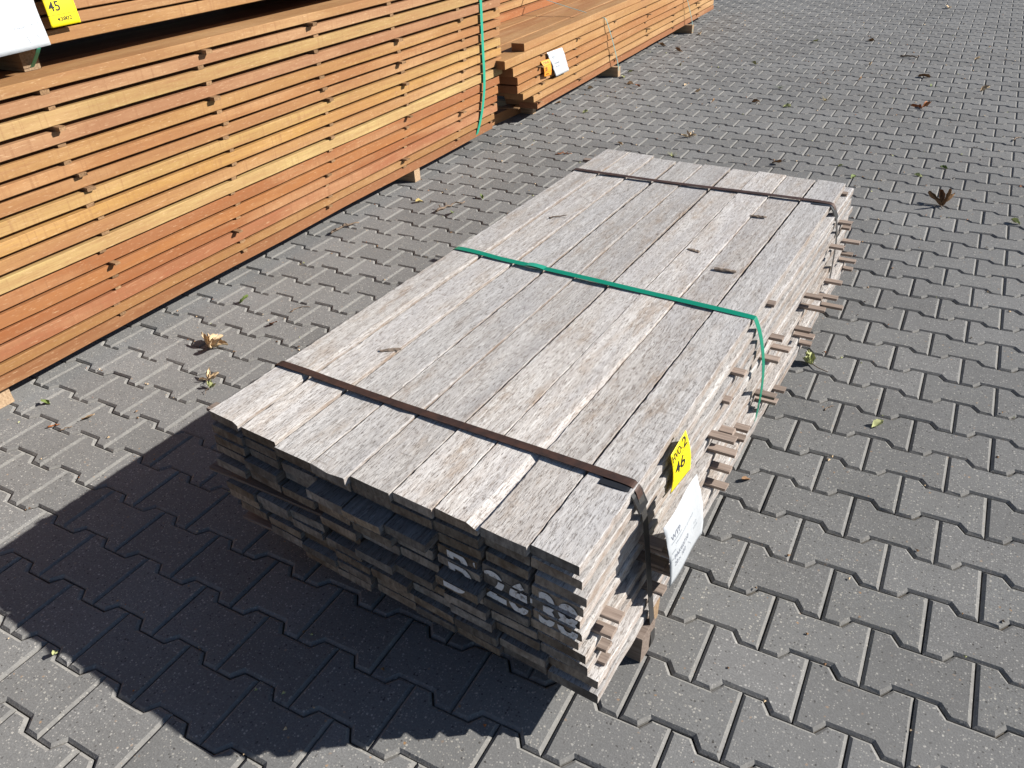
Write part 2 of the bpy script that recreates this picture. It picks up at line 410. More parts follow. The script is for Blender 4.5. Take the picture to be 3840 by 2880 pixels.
for i, (xl, yl, xr, fx, fy, fxr) in enumerate(TOP):
    dz = [0.0045, 0.0005, -0.0030, 0.0002, -0.0030, -0.0008, 0.0012, -0.0022, 0.0005][i]
    b = board('weathered_board', xl, yl, fx, fy, xr-xl-0.0012, fxr-fx-0.0012, ZT(0)-TH+dz, TH, GM, 100+i, N=160, wane=0.003 if i in (0, 1, 3, 6) else 0.0008, rag=0.0011,
              wob=0.0011, edge=0.0005, skew0=-0.0065, skew1=-0.004, sag0=0.006 if i == 3 else 0.0, c=0.0014, cup=-0.0006, bevel=(0.024, 0.011, 0.42) if i == 6 else (0.012, 0.008, 0.9) if i == 0 else None)
    tag(b, TOPW[i], 'board', GRP)
# layers below: left x, right x at the near end, near y shift per board
PF = [0, 0.030, 0.026, 0.036, 0.028, 0.038, 0.030, 0.040, 0.034, 0.046, 0.050]
REXT = [0, 0.0035, 0.012, 0.007, 0.001, 0.006, -0.003, 0.012, 0.016, 0.036, 0.040]
LSTART = [0, -1.297, -1.300, -1.312, -1.309, -1.300, -1.297, -1.306, -1.281, -1.184, -1.085]
LAYNAME = ['top', 'second', 'third', 'fourth', 'fifth', 'sixth', 'seventh', 'eighth', 'ninth', 'tenth', 'bottom']
r = random.Random(21)
for k in range(1, 11):
    xl = LSTART[k]; xr = -0.366+REXT[k]
    nb = 9 if k < 9 else 8 if k == 9 else 7
    W = (xr-xl)/nb
    x = xl
    for i in range(nb):
        gap = r.choice([0.001, 0.002, 0.003, 0.006, 0.012]) if i < nb-1 else 0
        w = W-gap
        yb = -0.478-0.062*(x+1.29)+r.uniform(-0.012, 0.010)*(0.25 if i >= nb-4 and 2 <= k <= 6 else 0.8)
        if k == 2 and i in (3, 4, 5): yb -= 0.028 + 0.002*i
        if k == 5 and i < 3: yb += 0.085
        if k == 5 and i in (6,): yb -= 0.022
        if k == 5 and i == 3: yb -= 0.010
        if k == 6 and i in (4, 5): yb -= 0.020
        if k == 3 and i in (2,): yb += 0.02
        if k == 4 and i in (3, 4): yb -= 0.008
        if k in (3, 4) and i == nb-1: yb = min(yb, -0.532)
        fy = 1.56+r.uniform(-0.03, 0.03)+(0.02 if k in (3, 6) else 0)
        sk = -0.0065+r.uniform(-0.002, 0.002)
        fx = x+0.0365*(fy-yb)+(PF[k]-REXT[k]+r.uniform(-0.004, 0.004) if i == nb-1 else r.uniform(-0.003, 0.003))
        thick = TH*r.uniform(0.93, 1.04)
        zc = ZT(k)-TH
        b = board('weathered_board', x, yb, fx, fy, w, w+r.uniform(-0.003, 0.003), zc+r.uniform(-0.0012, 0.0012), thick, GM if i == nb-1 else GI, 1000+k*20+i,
                  N=70 if i == nb-1 else 14, wane=0.005 if (i == nb-1 and k in (1, 2, 5)) else 0.001, wob=0.0016, edge=0.0008 if i == nb-1 else 0.0003,
                  skew0=sk, end=0.0012)
        side = ('leftmost' if i == 0 else 'rightmost' if i == nb-1 else ORD[i]+' from left')
        extra = ''
        if k == 2 and i in (3, 4, 5): extra = 'projecting '
        if k == 5 and i < 3: extra = 'set back '
        if k == 5 and i == 6: extra = 'far projecting '
        tag(b, f'{extra}grey board {side} in the {LAYNAME[k]} layer of the grey stack', 'board', GRP)
        end_faces.append((b, k, x, yb, w, zc, thick, sk))
        x += W

# white stencil paint on the board ends, clipped to each board
def text_mesh(body, size, bold=0.0, spacing=1.0):
    cu = bpy.data.curves.new('lettering', 'FONT'); cu.body = body; cu.size = size; cu.offset = bold; cu.space_character = spacing
    ob = bpy.data.objects.new('lettering', cu); COL.objects.link(ob)
    dg = bpy.context.evaluated_depsgraph_get(); dg.update()
    me = bpy.data.meshes.new_from_object(ob.evaluated_get(dg))
    bpy.data.objects.remove(ob); bpy.data.curves.remove(cu)
    return me
def stencil():
    parts = []
    for body, x0, x1, zb, zt_ in (('B', -0.652, -0.597, 0.2400, 0.3200), ('\u00b7', -0.590, -0.572, 0.268, 0.330), ('2', -0.568, -0.520, 0.2360, 0.3120), ('6', -0.515, -0.470, 0.232, 0.3160), ('-', -0.489, -0.463, 0.262, 0.300), ('3', -0.450, -0.415, 0.2320, 0.3170), ('8', -0.410, -0.366, 0.229, 0.3150)):
        me = text_mesh(body, 0.1, 0.0022)
        xs = [v.co.x for v in me.vertices]; ys = [v.co.y for v in me.vertices]
        if body in '-\u00b7':
            cx, cz = (x0+x1)/2, (zb+zt_)/2
            if body == '-': rect = (x0, x1, 0.274, 0.288)
            else: rect = (x0, x1-0.002, 0.303, 0.318)
        else: rect = (x0, x1, zb, zt_)
        for v in me.vertices:
            v.co = (rect[0]+(v.co.x-min(xs))/(max(xs)-min(xs))*(rect[1]-rect[0]), 0, rect[2]+(v.co.y-min(ys))/(max(ys)-min(ys))*(rect[3]-rect[2]))
        parts.append(me)
    for (b, k, x, yb, w, z, t, sk) in end_faces:
        if not 2 <= k <= 6 or x < -0.75: continue
        if k == 5 and abs(x+0.62) < 0.02: pass
        for src in parts:
            bm = bmesh.new(); bm.from_mesh(src)
            for co, no in (((x+0.0025, 0, 0), (-1, 0, 0)), ((x+w-0.0025, 0, 0), (1, 0, 0)), ((0, 0, z+0.0014), (0, 0, -1)), ((0, 0, z+t-0.0014), (0, 0, 1))):
                bmesh.ops.bisect_plane(bm, geom=bm.verts[:]+bm.edges[:]+bm.faces[:], plane_co=co, plane_no=no, clear_outer=True)
            inv = (Matrix.Translation(b.location) @ Matrix.Rotation(b.rotation_euler.z, 4, 'Z')).inverted()
            for v in bm.verts:
                l = inv @ Vector((v.co.x, yb, v.co.z)); v.co = (l.x, sk*(l.x/w)-0.0026, l.z)
            left = set(bm.faces)
            while left:
                todo = [left.pop()]; isl = []
                while todo:
                    f_ = todo.pop(); isl.append(f_)
                    for e_ in f_.edges:
                        for g_ in e_.link_faces:
                            if g_ in left: left.remove(g_); todo.append(g_)
                vs = {}; fs = []
                for f_ in isl: fs.append([vs.setdefault(v_, len(vs)) for v_ in f_.verts])
                if sum(f_.calc_area() for f_ in isl) < 6e-6: continue
                o = mesh_obj('paint_mark', [v_.co for v_ in vs], fs, M['paint'], None, b)
                o['label'] = 'worn white stencil paint on the board end'
            bm.free()
    for me in parts: bpy.data.meshes.remove(me)
stencil()

# sticks between the layers: (layer above the stick, tip x, tip y, wanted width)
def stk(k, x, y, lab, w=0.027, left=None, ang=0.035, mat=None, t=None):
    z1 = ZT(k)-TH; z0 = ZT(k+1)
    o = bar('stacking_stick', left if left is not None else -1.29, x, y, z0+0.0004, w, (z1-z0)-0.0008 if t is None else t, mat or M['stick'], int(1000*abs(x)+77*k+y*911), ang=-ang*0.8)
    tag(o, lab, 'stick', 'sticks between the layers of the grey stack')
NW = lambda k: f'under the {LAYNAME[k]} layer'
for k, x, y, place in (
    (5, -0.319, -0.458, 'at the near right corner'),
    (6, -0.327, -0.472, 'at the near right corner'),
    (7, -0.333, -0.481, 'at the near right corner'),
    (8, -0.333, -0.486, 'at the near right corner'),
    (9, -0.331, -0.490, 'at the near right corner'),
    (4, -0.302, -0.279, 'beside the near steel strap'),
    (5, -0.286, -0.259, 'beside the near steel strap'),
    (6, -0.298, -0.265, 'beside the near steel strap'),
    (7, -0.288, -0.248, 'beside the near steel strap'),
    (8, -0.295, -0.277, 'beside the near steel strap'),
    (4, -0.269, 0.115, 'beyond the white sheet'),
    (6, -0.270, 0.148, 'beyond the white sheet'),
    (7, -0.272, 0.123, 'beyond the white sheet'),
    (8, -0.271, 0.095, 'beyond the white sheet'),
    (1, -0.296, 0.258, 'short of the green strap'),
    (2, -0.304, 0.178, 'short of the green strap'),
    (7, -0.275, 0.301, 'short of the green strap'),
    (5, -0.290, 0.188, 'short of the green strap'),
    (8, -0.282, 0.302, 'short of the green strap'),
    (0, -0.306, 0.579, 'just past the green strap'),
    (3, -0.269, 0.572, 'just past the green strap'),
    (5, -0.255, 0.630, 'just past the green strap'),
    (4, -0.261, 0.510, 'just past the green strap'),
    (9, -0.247, 0.619, 'just past the green strap'),
    (7, -0.251, 0.478, 'just past the green strap'),
    (8, -0.249, 0.502, 'just past the green strap'),
    (7, -0.238, 0.880, 'halfway to the far strap'),
    (8, -0.228, 0.902, 'halfway to the far strap'),
    (9, -0.233, 0.912, 'halfway to the far strap'),
    (6, -0.218, 0.971, 'just short of the far strap'),
    (5, -0.235, 0.986, 'just short of the far strap'),
    (9, -0.187, 1.197, 'just short of the far strap'),
    (8, -0.209, 1.196, 'just short of the far strap'),
    (7, -0.210, 1.252, 'just short of the far strap'),
    (3, -0.225, 1.25, 'just short of the far strap'),
    (6, -0.203, 1.545, 'beyond the far strap'),
    (7, -0.216, 1.503, 'beyond the far strap'),
    (8, -0.202, 1.520, 'beyond the far strap'),
    (9, -0.207, 1.52, 'beyond the far strap'),
    (0, -0.271, 1.499, 'at the far end'),
    (2, -0.228, 1.394, 'at the far end'),
    (3, -0.234, 1.431, 'at the far end')):
    stk(k, x, y, f'stick end right of grey stack, {NW(k)} {place}')
# sticks showing on the shaded left corner
stk(5, -0.40, -0.492, 'broad stick poking out left of the set back boards, near left corner', 0.034, -1.362, 0.045, t=0.0085)
stk(0, -0.50, -0.452, 'pale stick tip just under the top layer at the near left corner', 0.030, -1.345, 0.03)
stk(8, -0.50, -0.440, 'rusty brown stick poking out low at the near left corner', 0.045, -1.295, 0.05, M['stick_red'])

# bearers under the grey stack
def bearer(x0, x1, y, w, h, lab, ang=-0.03, mat=None):
    o = bar('timber_bearer', x0, x1, y, 0.001, w, h, mat or M['bearer'], int(y*100+500), ang)
    return tag(o, lab, 'bearer', 'timber bearers on the paving')
bearer(-1.24, -0.305, -0.334, 0.065, 0.072, 'short square bearer under the near right corner of the grey stack', -0.04, M['stick'])
bearer(-1.22, -0.318, -0.255, 0.045, 0.060, 'second bearer tucked close behind the square one, under the grey stack', -0.04, M['bearer'])
bearer(-1.20, -0.33, 0.52, 0.065, 0.072, 'bearer under the middle of the grey stack by the green strap', -0.04, M['stick'])
bearer(-1.19, -0.30, 1.30, 0.065, 0.072, 'bearer under the far end of the grey stack', -0.04, M['stick'])

# ------------------------------------------------------------------ straps
def ribbon(name, pts, wvec, thick, mat, parent=None, mats=None):
    wv = Vector(wvec)*0.5
    P = [Vector(p) for p in pts]; n = len(P); verts = []; faces = []
    for i in range(n):
        d = (P[min(i+1, n-1)]-P[max(i-1, 0)]).normalized()
        nn = d.cross(wv).normalized()*thick*0.5
        for s in ((-1, -1), (1, -1), (1, 1), (-1, 1)):
            verts.append(P[i]+wv*s[0]+nn*s[1])
    for i in range(n-1):
        for k in range(4):
            k2 = (k+1) % 4
            faces.append((i*4+k, i*4+k2, (i+1)*4+k2, (i+1)*4+k))
    faces.append((3, 2, 1, 0)); b = (n-1)*4; faces.append((b, b+1, b+2, b+3))
    return mesh_obj(name, verts, faces, mats or mat, None, parent)
def dense(pts, step=0.03):
    out = [Vector(pts[0])]
    for a, b in zip(pts[:-1], pts[1:]):
        a, b = Vector(a), Vector(b); m = max(1, int((b-a).length/step))
        for j in range(1, m+1): out.append(a.lerp(b, j/m))
    return out
def smooth_path(pts, it=2):
    P = [Vector(p) for p in pts]
    for _ in range(it):
        Q = [P[0]]
        for a, b in zip(P[:-1], P[1:]): Q += [a.lerp(b, 0.25), a.lerp(b, 0.75)]
        Q.append(P[-1]); P = Q
    return P
def clamp_plate(name, pts, wvec, parent):
    return ribbon(name, pts, wvec, 0.0035, M['black'], parent)
def steel_strap(yl, yr, xl, xr, zt, down, lab):
    wv = (0.0012, 0.021, 0)
    top = [(xl-0.006, yl, 0.05), (xl-0.009, yl, 0.36), (xl-0.007, yl, zt+0.002), (xl+0.004, yl, zt+0.0072), (xl+0.03, yl-0.001, zt+0.0070), (xl+0.09, yl-0.003, zt+0.0062)]
    m = 5
    for j in range(1, m): top.append((xl+(xr-xl)*j/m, yl+(yr-yl)*j/m, zt+0.0025+0.0015*math.sin(j*2.1)))
    top += [(xr-0.015, yr, zt+0.003)]
    path = smooth_path(top+down, 2)
    s = ribbon('steel_strap', path, wv, 0.0012, M['rust'])
    # the hanging side is bare dark steel
    me = s.data; me.materials.append(M['steel'])
    for p in me.polygons:
        if p.center.z < zt-0.02: p.material_index = 1
    tag(s, lab, 'strap', 'straps round the grey stack')
    y0 = yr-0.006
    e = xr
    clamp_plate('edge_protector', smooth_path([(e-0.062, y0, zt-0.0005), (e-0.012, y0-0.001, zt-0.0005), (e+0.003, y0-0.001, zt-0.004), (e+0.022, y0-0.001, zt-0.046)], 1), (0.001, 0.040, 0), s)
    clamp_plate('edge_protector', smooth_path([(xl+0.060, yl-0.008, zt-0.0012), (xl+0.004, yl-0.008, zt-0.0012), (xl-0.0045, yl-0.008, zt-0.006), (xl-0.0050, yl-0.008, zt-0.045)], 1), (0.001, 0.040, 0), s)
    return s
steel_strap(-0.258, -0.302, -1.288, -0.362, 0.4150, [(-0.358, -0.304, 0.4145), (-0.350, -0.306, 0.400), (-0.336, -0.309, 0.355), (-0.326, -0.312, 0.27), (-0.308, -0.313, 0.10), (-0.300, -0.313, 0.02), (-0.303, -0.313, 0.004)], 'rusty steel strap across the near end, its dark end hanging beside the bearer')
steel_strap(1.310, 1.308, -1.232, -0.292, 0.4150, [(-0.286, 1.308, 0.412), (-0.277, 1.308, 0.385), (-0.267, 1.308, 0.345), (-0.258, 1.308, 0.29), (-0.256, 1.308, 0.15), (-0.258, 1.308, 0.02)], 'rusty steel strap across the far end of the grey stack')
g_top = [(-1.266, 0.498, 0.05), (-1.268, 0.498, 0.36), (-1.265, 0.498, 0.416), (-1.254, 0.498, 0.4215), (-1.21, 0.497, 0.4212), (-1.165, 0.494, 0.4202)] + [(-1.24+(0.915)*j/6, 0.497-0.066*j/6, 0.4162+0.001*math.sin(j*1.7)+(0.003 if j in (2, 3) else 0)) for j in range(1, 7)]
g_dn = [(-0.3215, 0.4305, 0.4120), (-0.306, 0.432, 0.375), (-0.292, 0.436, 0.315), (-0.284, 0.440, 0.25), (-0.2835, 0.445, 0.165), (-0.290, 0.450, 0.08), (-0.300, 0.452, 0.03)]
gs = ribbon('plastic_strap', smooth_path(g_top+g_dn, 2), (0.0010, 0.022, 0), 0.0010, M['green'])
tag(gs, 'shiny green plastic strap round the middle of the grey stack', 'strap', 'straps round the grey stack')
ribbon('weld_joint', smooth_path([(-0.998, 0.4805, 0.4205), (-0.980, 0.479, 0.4225), (-0.957, 0.477, 0.4220), (-0.940, 0.4755, 0.4205)], 1), (0.001, 0.021, 0), 0.0008, M['green2'], gs)

# ------------------------------------------------------------------ tags and sheets with lettering
def sheet(name, TL, TR, BR, BL, bulge, mat, label, cat, texts=(), lines=(), nrm=(1, 0, 0), nx=14, ny=14, thick=0.0006, group=None, torn=0.0, seed=1):
    TL, TR, BR, BL = map(Vector, (TL, TR, BR, BL)); N = Vector(nrm).normalized()
    r = random.Random(seed)
    def S(u, v):     # u 0..1 left to right, v 0..1 bottom to top
        p = (BL.lerp(BR, u)).lerp(TL.lerp(TR, u), v)
        return p + N*bulge(u, v)
    org = BL.lerp(BR, 0.5)
    verts = []; faces = []
    for side in (0, 1):
        for j in range(ny+1):
            for i in range(nx+1):
                u, v = i/nx, j/ny
                if torn and i in (0, nx): u += r.uniform(-torn, torn)*(1 if 0 < j < ny else 0)
                verts.append(S(u, v)-N*thick*side-org)
    m = (nx+1)*(ny+1)
    for j in range(ny):
        for i in range(nx):
            a = j*(nx+1)+i
            faces.append((a, a+1, a+nx+2, a+nx+1)); faces.append((m+a+nx+1, m+a+nx+2, m+a+1, m+a))
    ring = [i for i in range(nx+1)]+[(nx+1)*j+nx for j in range(1, ny+1)]+[(nx+1)*ny+i for i in range(nx-1, -1, -1)]+[(nx+1)*j for j in range(ny-1, 0, -1)]
    for a, b in zip(ring, ring[1:]+ring[:1]): faces.append((b, a, m+a, m+b))
    o = mesh_obj(name, verts, faces, mat, None, None, org, smooth=True)
    tag(o, label, cat, group)
    def place(me, fn, mt, pname):
        for v_ in me.vertices:
            u, v = fn(v_.co.x, v_.co.y); v_.co = S(u, v)+N*0.0007-org
        me.materials.clear(); me.materials.append(mt)
        q = bpy.data.objects.new(pname, me); link(q, o)
    for body, u0, u1, v0, v1, mt in texts:
        me = text_mesh(body, 1.0, 0.012 if mt is M['ink'] else 0.0)
        bm = bmesh.new(); bm.from_mesh(me); bmesh.ops.triangulate(bm, faces=bm.faces[:])
        bmesh.ops.subdivide_edges(bm, edges=[e for e in bm.edges if e.calc_length() > 0.35], cuts=2); bm.to_mesh(me); bm.free()
        xs = [v.co.x for v in me.vertices]; ys = [v.co.y for v in me.vertices]
        ax, bx, ay, by = min(xs), max(xs), min(ys), max(ys)
        place(me, lambda x, y: (u0+(x-ax)/(bx-ax)*(u1-u0), v0+(y-ay)/(by-ay)*(v1-v0)), mt, 'printed_lettering')
    for u0, v0, u1, v1, wd, mt in lines:
        k = 10; vs = []; fs = []
        for j in range(k+1):
            u = u0+(u1-u0)*j/k; v = v0+(v1-v0)*j/k
            vs += [(u-(wd if abs(v1-v0) > abs(u1-u0) else 0), v-(wd if abs(v1-v0) <= abs(u1-u0) else 0), 0), (u+(wd if abs(v1-v0) > abs(u1-u0) else 0), v+(wd if abs(v1-v0) <= abs(u1-u0) else 0), 0)]
        for j in range(k): fs.append((2*j, 2*j+1, 2*j+3, 2*j+2))
        me = bpy.data.meshes.new('printed_line'); me.from_pydata(vs, [], fs)
        place(me, lambda x, y: (x, y), mt, 'printed_line')
    return o
I, F, F2 = M['ink'], M['faint'], M['faint2']
Xy = -0.325
yt = sheet('price_tag', (-0.334, -0.179, 0.4045), (-0.331, -0.097, 0.4135), (-0.329, -0.037, 0.266), (-0.333, -0.163, 0.291),
      lambda u, v: 0.006*math.sin(v*3.1)+0.010*(1-v)*(1-u)*0, M['yellow'], 'yellow card tag reading HVO-2 46 on the right side of the grey stack', 'tag',
      [('HVO-', 0.05, 0.64, 0.78, 0.94, I), ('2', 0.66, 0.92, 0.77, 0.97, I), ('46', 0.12, 0.66, 0.41, 0.69, I)],
      [(0.0, 0.735, 1.0, 0.735, 0.004, I), (0.0, 0.36, 1.0, 0.36, 0.004, I)], group='paper tags on the timber packs')
ws = sheet('delivery_sheet', (-0.2833, -0.3613, 0.3854), (-0.2767, -0.1835, 0.3815), (-0.2734, -0.0925, 0.1455), (-0.2810, -0.2950, 0.165),
      lambda u, v: 0.007*math.sin(v*3.14)+0.002*math.sin(u*6), M['paper'], 'white plastic sheet printed in grey, hanging below the yellow tag', 'sheet',
      [('WTP', 0.10, 0.34, 0.72, 0.79, F), ('PAK60710', 0.12, 0.52, 0.42, 0.49, F), ('20 x 100', 0.12, 0.42, 0.30, 0.37, F), ('Houtbalken gezaagd', 0.18, 0.72, 0.61, 0.645, F2), ('KD', 0.72, 0.80, 0.44, 0.47, F2), ('2302', 0.70, 0.82, 0.37, 0.40, F2)],
      [(0.06, 0.56, 0.16, 0.56, 0.004, F2), (0.06, 0.46, 0.10, 0.46, 0.004, F2), (0.50, 0.35, 0.62, 0.20, 0.003, F2), (0.08, 0.69, 0.36, 0.69, 0.003, F2)], seed=4, torn=0.01, group='white sheets on the timber packs')

# ------------------------------------------------------------------ first red-brown pack (left)
RM = [M['red'], M['red_end'], M['red']]
XF = -2.455
TOPZ = [0.921, 0.874, 0.824, 0.766, 0.713, 0.659, 0.611, 0.560, 0.507, 0.455, 0.402, 0.351, 0.300, 0.250, 0.206, 0.153, 0.113]
BOTZ = [z+0.0125 for z in TOPZ[1:]]+[0.0715]
for i in range(4): BOTZ[i] += 0.0015
for i in range(10, 16): BOTZ[i] -= 0.0040
RCOL = [(206, 152, 100), (204, 148, 110), (216, 174, 114), (198, 140, 104), (208, 152, 92), (205, 140, 88), (202, 142, 92), (226, 178, 110), (226, 168, 94), (214, 156, 100), (243, 205, 138), (190, 114, 66), (204, 128, 70), (184, 106, 58), (194, 118, 82), (188, 134, 78), (166, 106, 68)]
RNAME = ['dusty tan', 'pinkish tan', 'straw yellow', 'dusty pink', 'golden tan', 'orange tan', 'orange brown', 'pale yellow', 'warm yellow', 'peach', 'palest cream yellow', 'red brown', 'orange', 'dark orange brown', 'rosy brown', 'speckled ochre', 'dull brown']
def alb(c, k=1.92):
    l = [min(0.8, x/k) for x in lin(*c)]; g = 0.3*l[0]+0.6*l[1]+0.1*l[2]
    return tuple(x*q*0.96+g*0.04 for x, q in zip(l, (0.97, 1.06, 1.0)))
END1 = [2.945, 2.945, 2.94, 2.937, 2.935, 2.935, 2.93, 2.928, 2.928, 2.928, 2.928, 2.90, 2.875, 2.86, 2.85, 2.815, 2.79]
G1 = 'red brown boards of the long left pack'
r = random.Random(5)
for i in range(17):
    dx = r.uniform(-0.004, 0.004)
    t = TOPZ[i]-BOTZ[i]
    ob = board('sawn_board', XF-0.22+dx, -2.3, XF-0.22+dx, END1[i], 0.22, 0.22, BOTZ[i], t, RM, 3000+i, N=60, color=alb(RCOL[i]), wob=0.0022, edge=0.0006, c=0.0016, wane=0.004 if i in (0, 2, 4) else 0.0015, end=0.0015)
    tag(ob, f'{RNAME[i]} board, {"topmost" if i == 0 else "lowest" if i == 16 else ORD[i]+" from the top"} in the long left pack', 'board', G1)
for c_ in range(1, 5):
    ob = board('sawn_board', XF-0.22-0.19*c_, -2.3, XF-0.22-0.19*c_, 2.94, 0.187, 0.187, BOTZ[0], TOPZ[0]-BOTZ[0]-0.002*c_, RM, 3100+c_, N=14, color=alb((120, 66, 42)), wob=0.001)  # shade under the upper pack is painted into this deep red-brown
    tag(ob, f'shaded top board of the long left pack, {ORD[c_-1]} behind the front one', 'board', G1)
# sticks in the gaps of the first pack
COLS = [(0.13, 0.16, 0.10), (0.745, 0.77, 0.70), (1.36, 1.37, 1.27), (1.915, 1.94, 1.88), (2.505, 2.515, 2.40), (2.90, 2.905, 2.80)]
CNAME = ['leftmost column', 'second column', 'third column', 'fourth column', 'left of its strap', 'right end']
for i in range(16):
    for j, cc in enumerate(COLS):
        f = i/15
        y = (cc[0] if f < 0.3 else cc[1]) if f < 0.55 else cc[1]+(cc[2]-cc[1])*((f-0.55)/0.45)
        y += r.uniform(-0.022, 0.022)
        if j == 5 and i % 2 == 0 and i < 12: continue
        if j == 5: y = min(y, END1[i+1]-0.02)
        z0, z1 = TOPZ[i+1], BOTZ[i]
        pr = r.choice([-0.004, -0.002, 0.001, 0.002, 0.004, 0.008, 0.012])
        if r.random() < 0.14: pr = 0.028
        o = bar('stacking_stick', XF-0.20, XF+pr, y, z0+0.0005, 0.026+r.uniform(-0.004, 0.006), max(0.004, z1-z0-0.001), M['stick_red'], 4000+i*10+j, ang=r.uniform(-0.05, 0.05))
        tag(o, f'stick tip under the {ORD[i]} board of the long left pack, {CNAME[j]}', 'stick', 'sticks in the long left pack')
def bearer2(x0, x1, y, w, h, lab):
    o = bar('timber_bearer', x0, x1, y, 0.001, w, h, M['bearer'], int(y*100), 0.0)
    return tag(o, lab, 'bearer', 'timber bearers on the paving')
bearer2(-3.4, -2.468, 1.99, 0.052, 0.069, 'squat bearer end showing under the right half of the long left pack')
bearer2(-3.4, -2.49, -0.35, 0.055, 0.069, 'bearer under the near part of the long left pack')
ob = board('timber_bearer', -2.70, 2.95, -2.665, 3.47, 0.075, 0.075, 0.001, 0.062, RM, 77, N=8, color=alb((196, 130, 80)))
tag(ob, 'short beam lying on the paving behind the end of the long left pack', 'bearer', 'timber bearers on the paving')
gs2 = ribbon('plastic_strap', smooth_path([(XF-0.3, 2.725, 0.93), (XF-0.02, 2.722, 0.929), (XF+0.004, 2.721, 0.915), (XF+0.010, 2.718, 0.80), (XF+0.012, 2.706, 0.55), (XF+0.014, 2.702, 0.36), (XF+0.014, 2.668, 0.24), (XF+0.008, 2.635, 0.15), (XF-0.006, 2.60, 0.065), (XF-0.04, 2.592, 0.060)], 2), (0.0, 0.026, 0), 0.001, M['green2'])
tag(gs2, 'bright green plastic strap down the right end of the long left pack', 'strap', 'straps on the red brown packs')

# ------------------------------------------------------------------ pack standing on top of the first (top left corner)
XU = -2.50
ROWS_U = [(0.996, 1.034), (1.041, 1.072), (1.079, 1.115), (1.122, 1.160)]
UC = [(205, 148, 92), (206, 150, 102), (200, 138, 92), (204, 146, 96)]
G2 = 'boards of the pack on top of the left pack'
for i, (z0, z1) in enumerate(ROWS_U):
    ob = board('sawn_board', XU-0.19, -1.6, XU-0.19, 2.7, 0.19, 0.19, z0, z1-z0, RM, 3200+i, N=40, color=alb(UC[i]), wob=0.002, wane=0.002)
    tag(ob, f'tan board, {["lowest", "second lowest", "third lowest", "fourth lowest"][i]} in the face of the upper pack at the top left', 'board', G2)
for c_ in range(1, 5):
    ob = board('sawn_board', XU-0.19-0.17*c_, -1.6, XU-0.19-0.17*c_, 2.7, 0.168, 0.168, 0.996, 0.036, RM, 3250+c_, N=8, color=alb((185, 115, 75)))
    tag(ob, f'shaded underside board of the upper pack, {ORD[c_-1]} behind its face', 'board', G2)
for k_, (y, w, lab) in enumerate(((0.186, 0.058, 'chipped bearer end behind the green strap between the two left packs'), (1.75, 0.06, 'bearer in the dark gap under the upper pack, farther right'), (-0.6, 0.06, 'bearer in the dark gap under the upper pack, farther left'))):
    o = bar('timber_bearer', -3.35, -2.585 if k_ == 0 else -2.68, y, 0.9225, w, 0.071, M['bearer'], 600+k_, 0.0)
    tag(o, lab, 'bearer', 'bearers between the two left packs')
s0 = ribbon('plastic_strap', smooth_path([(XU-0.1, 0.175, 1.165), (XU+0.003, 0.175, 1.163), (XU+0.004, 0.172, 1.0), (XU-0.004, 0.174, 0.988), (XU-0.05, 0.180, 0.955), (XU-0.088, 0.186, 0.930)], 1), (0, 0.014, 0), 0.001, M['green2'])
tag(s0, 'green strap end hanging below the white sheet in the top left corner', 'strap', 'straps on the red brown packs')
sheet('delivery_sheet', (-2.475, -0.02, 1.215), (-2.475, 0.196, 1.215), (-2.468, 0.193, 1.002), (-2.455, -0.01, 1.000), lambda u, v: 0.006*math.sin(v*5+u*2)+0.010*(1-u)*(1-v), M['paper'],
      'large blank edged white sheet in the top left corner over the upper pack', 'sheet', [('PAK60712', 0.52, 0.80, 0.27, 0.30, F2), ('20 x 145', 0.80, 0.94, 0.285, 0.31, F2)], [(0.42, 0.30, 0.52, 0.30, 0.004, F2), (0.44, 0.25, 0.50, 0.25, 0.004, F2), (0.82, 0.20, 0.86, 0.10, 0.003, F2), (0.66, 0.18, 0.68, 0.08, 0.003, F2)], group='white sheets on the timber packs')
sheet('price_tag', (-2.478, 0.217, 1.170), (-2.478, 0.312, 1.170), (-2.466, 0.3175, 1.046), (-2.466, 0.2155, 1.045), lambda u, v: 0.004*math.sin(v*3.1), M['yellow'],
      'yellow card tag reading 45 over 43802 beside the top left sheet', 'tag', [('45', 0.10, 0.48, 0.34, 0.56, I), ('43802', 0.26, 0.76, 0.11, 0.20, I), ('TD-5', 0.14, 0.88, 0.62, 0.86, I)],
      [(0.0, 0.60, 1.0, 0.60, 0.004, I), (0.0, 0.26, 1.0, 0.26, 0.004, I)], group='paper tags on the timber packs')

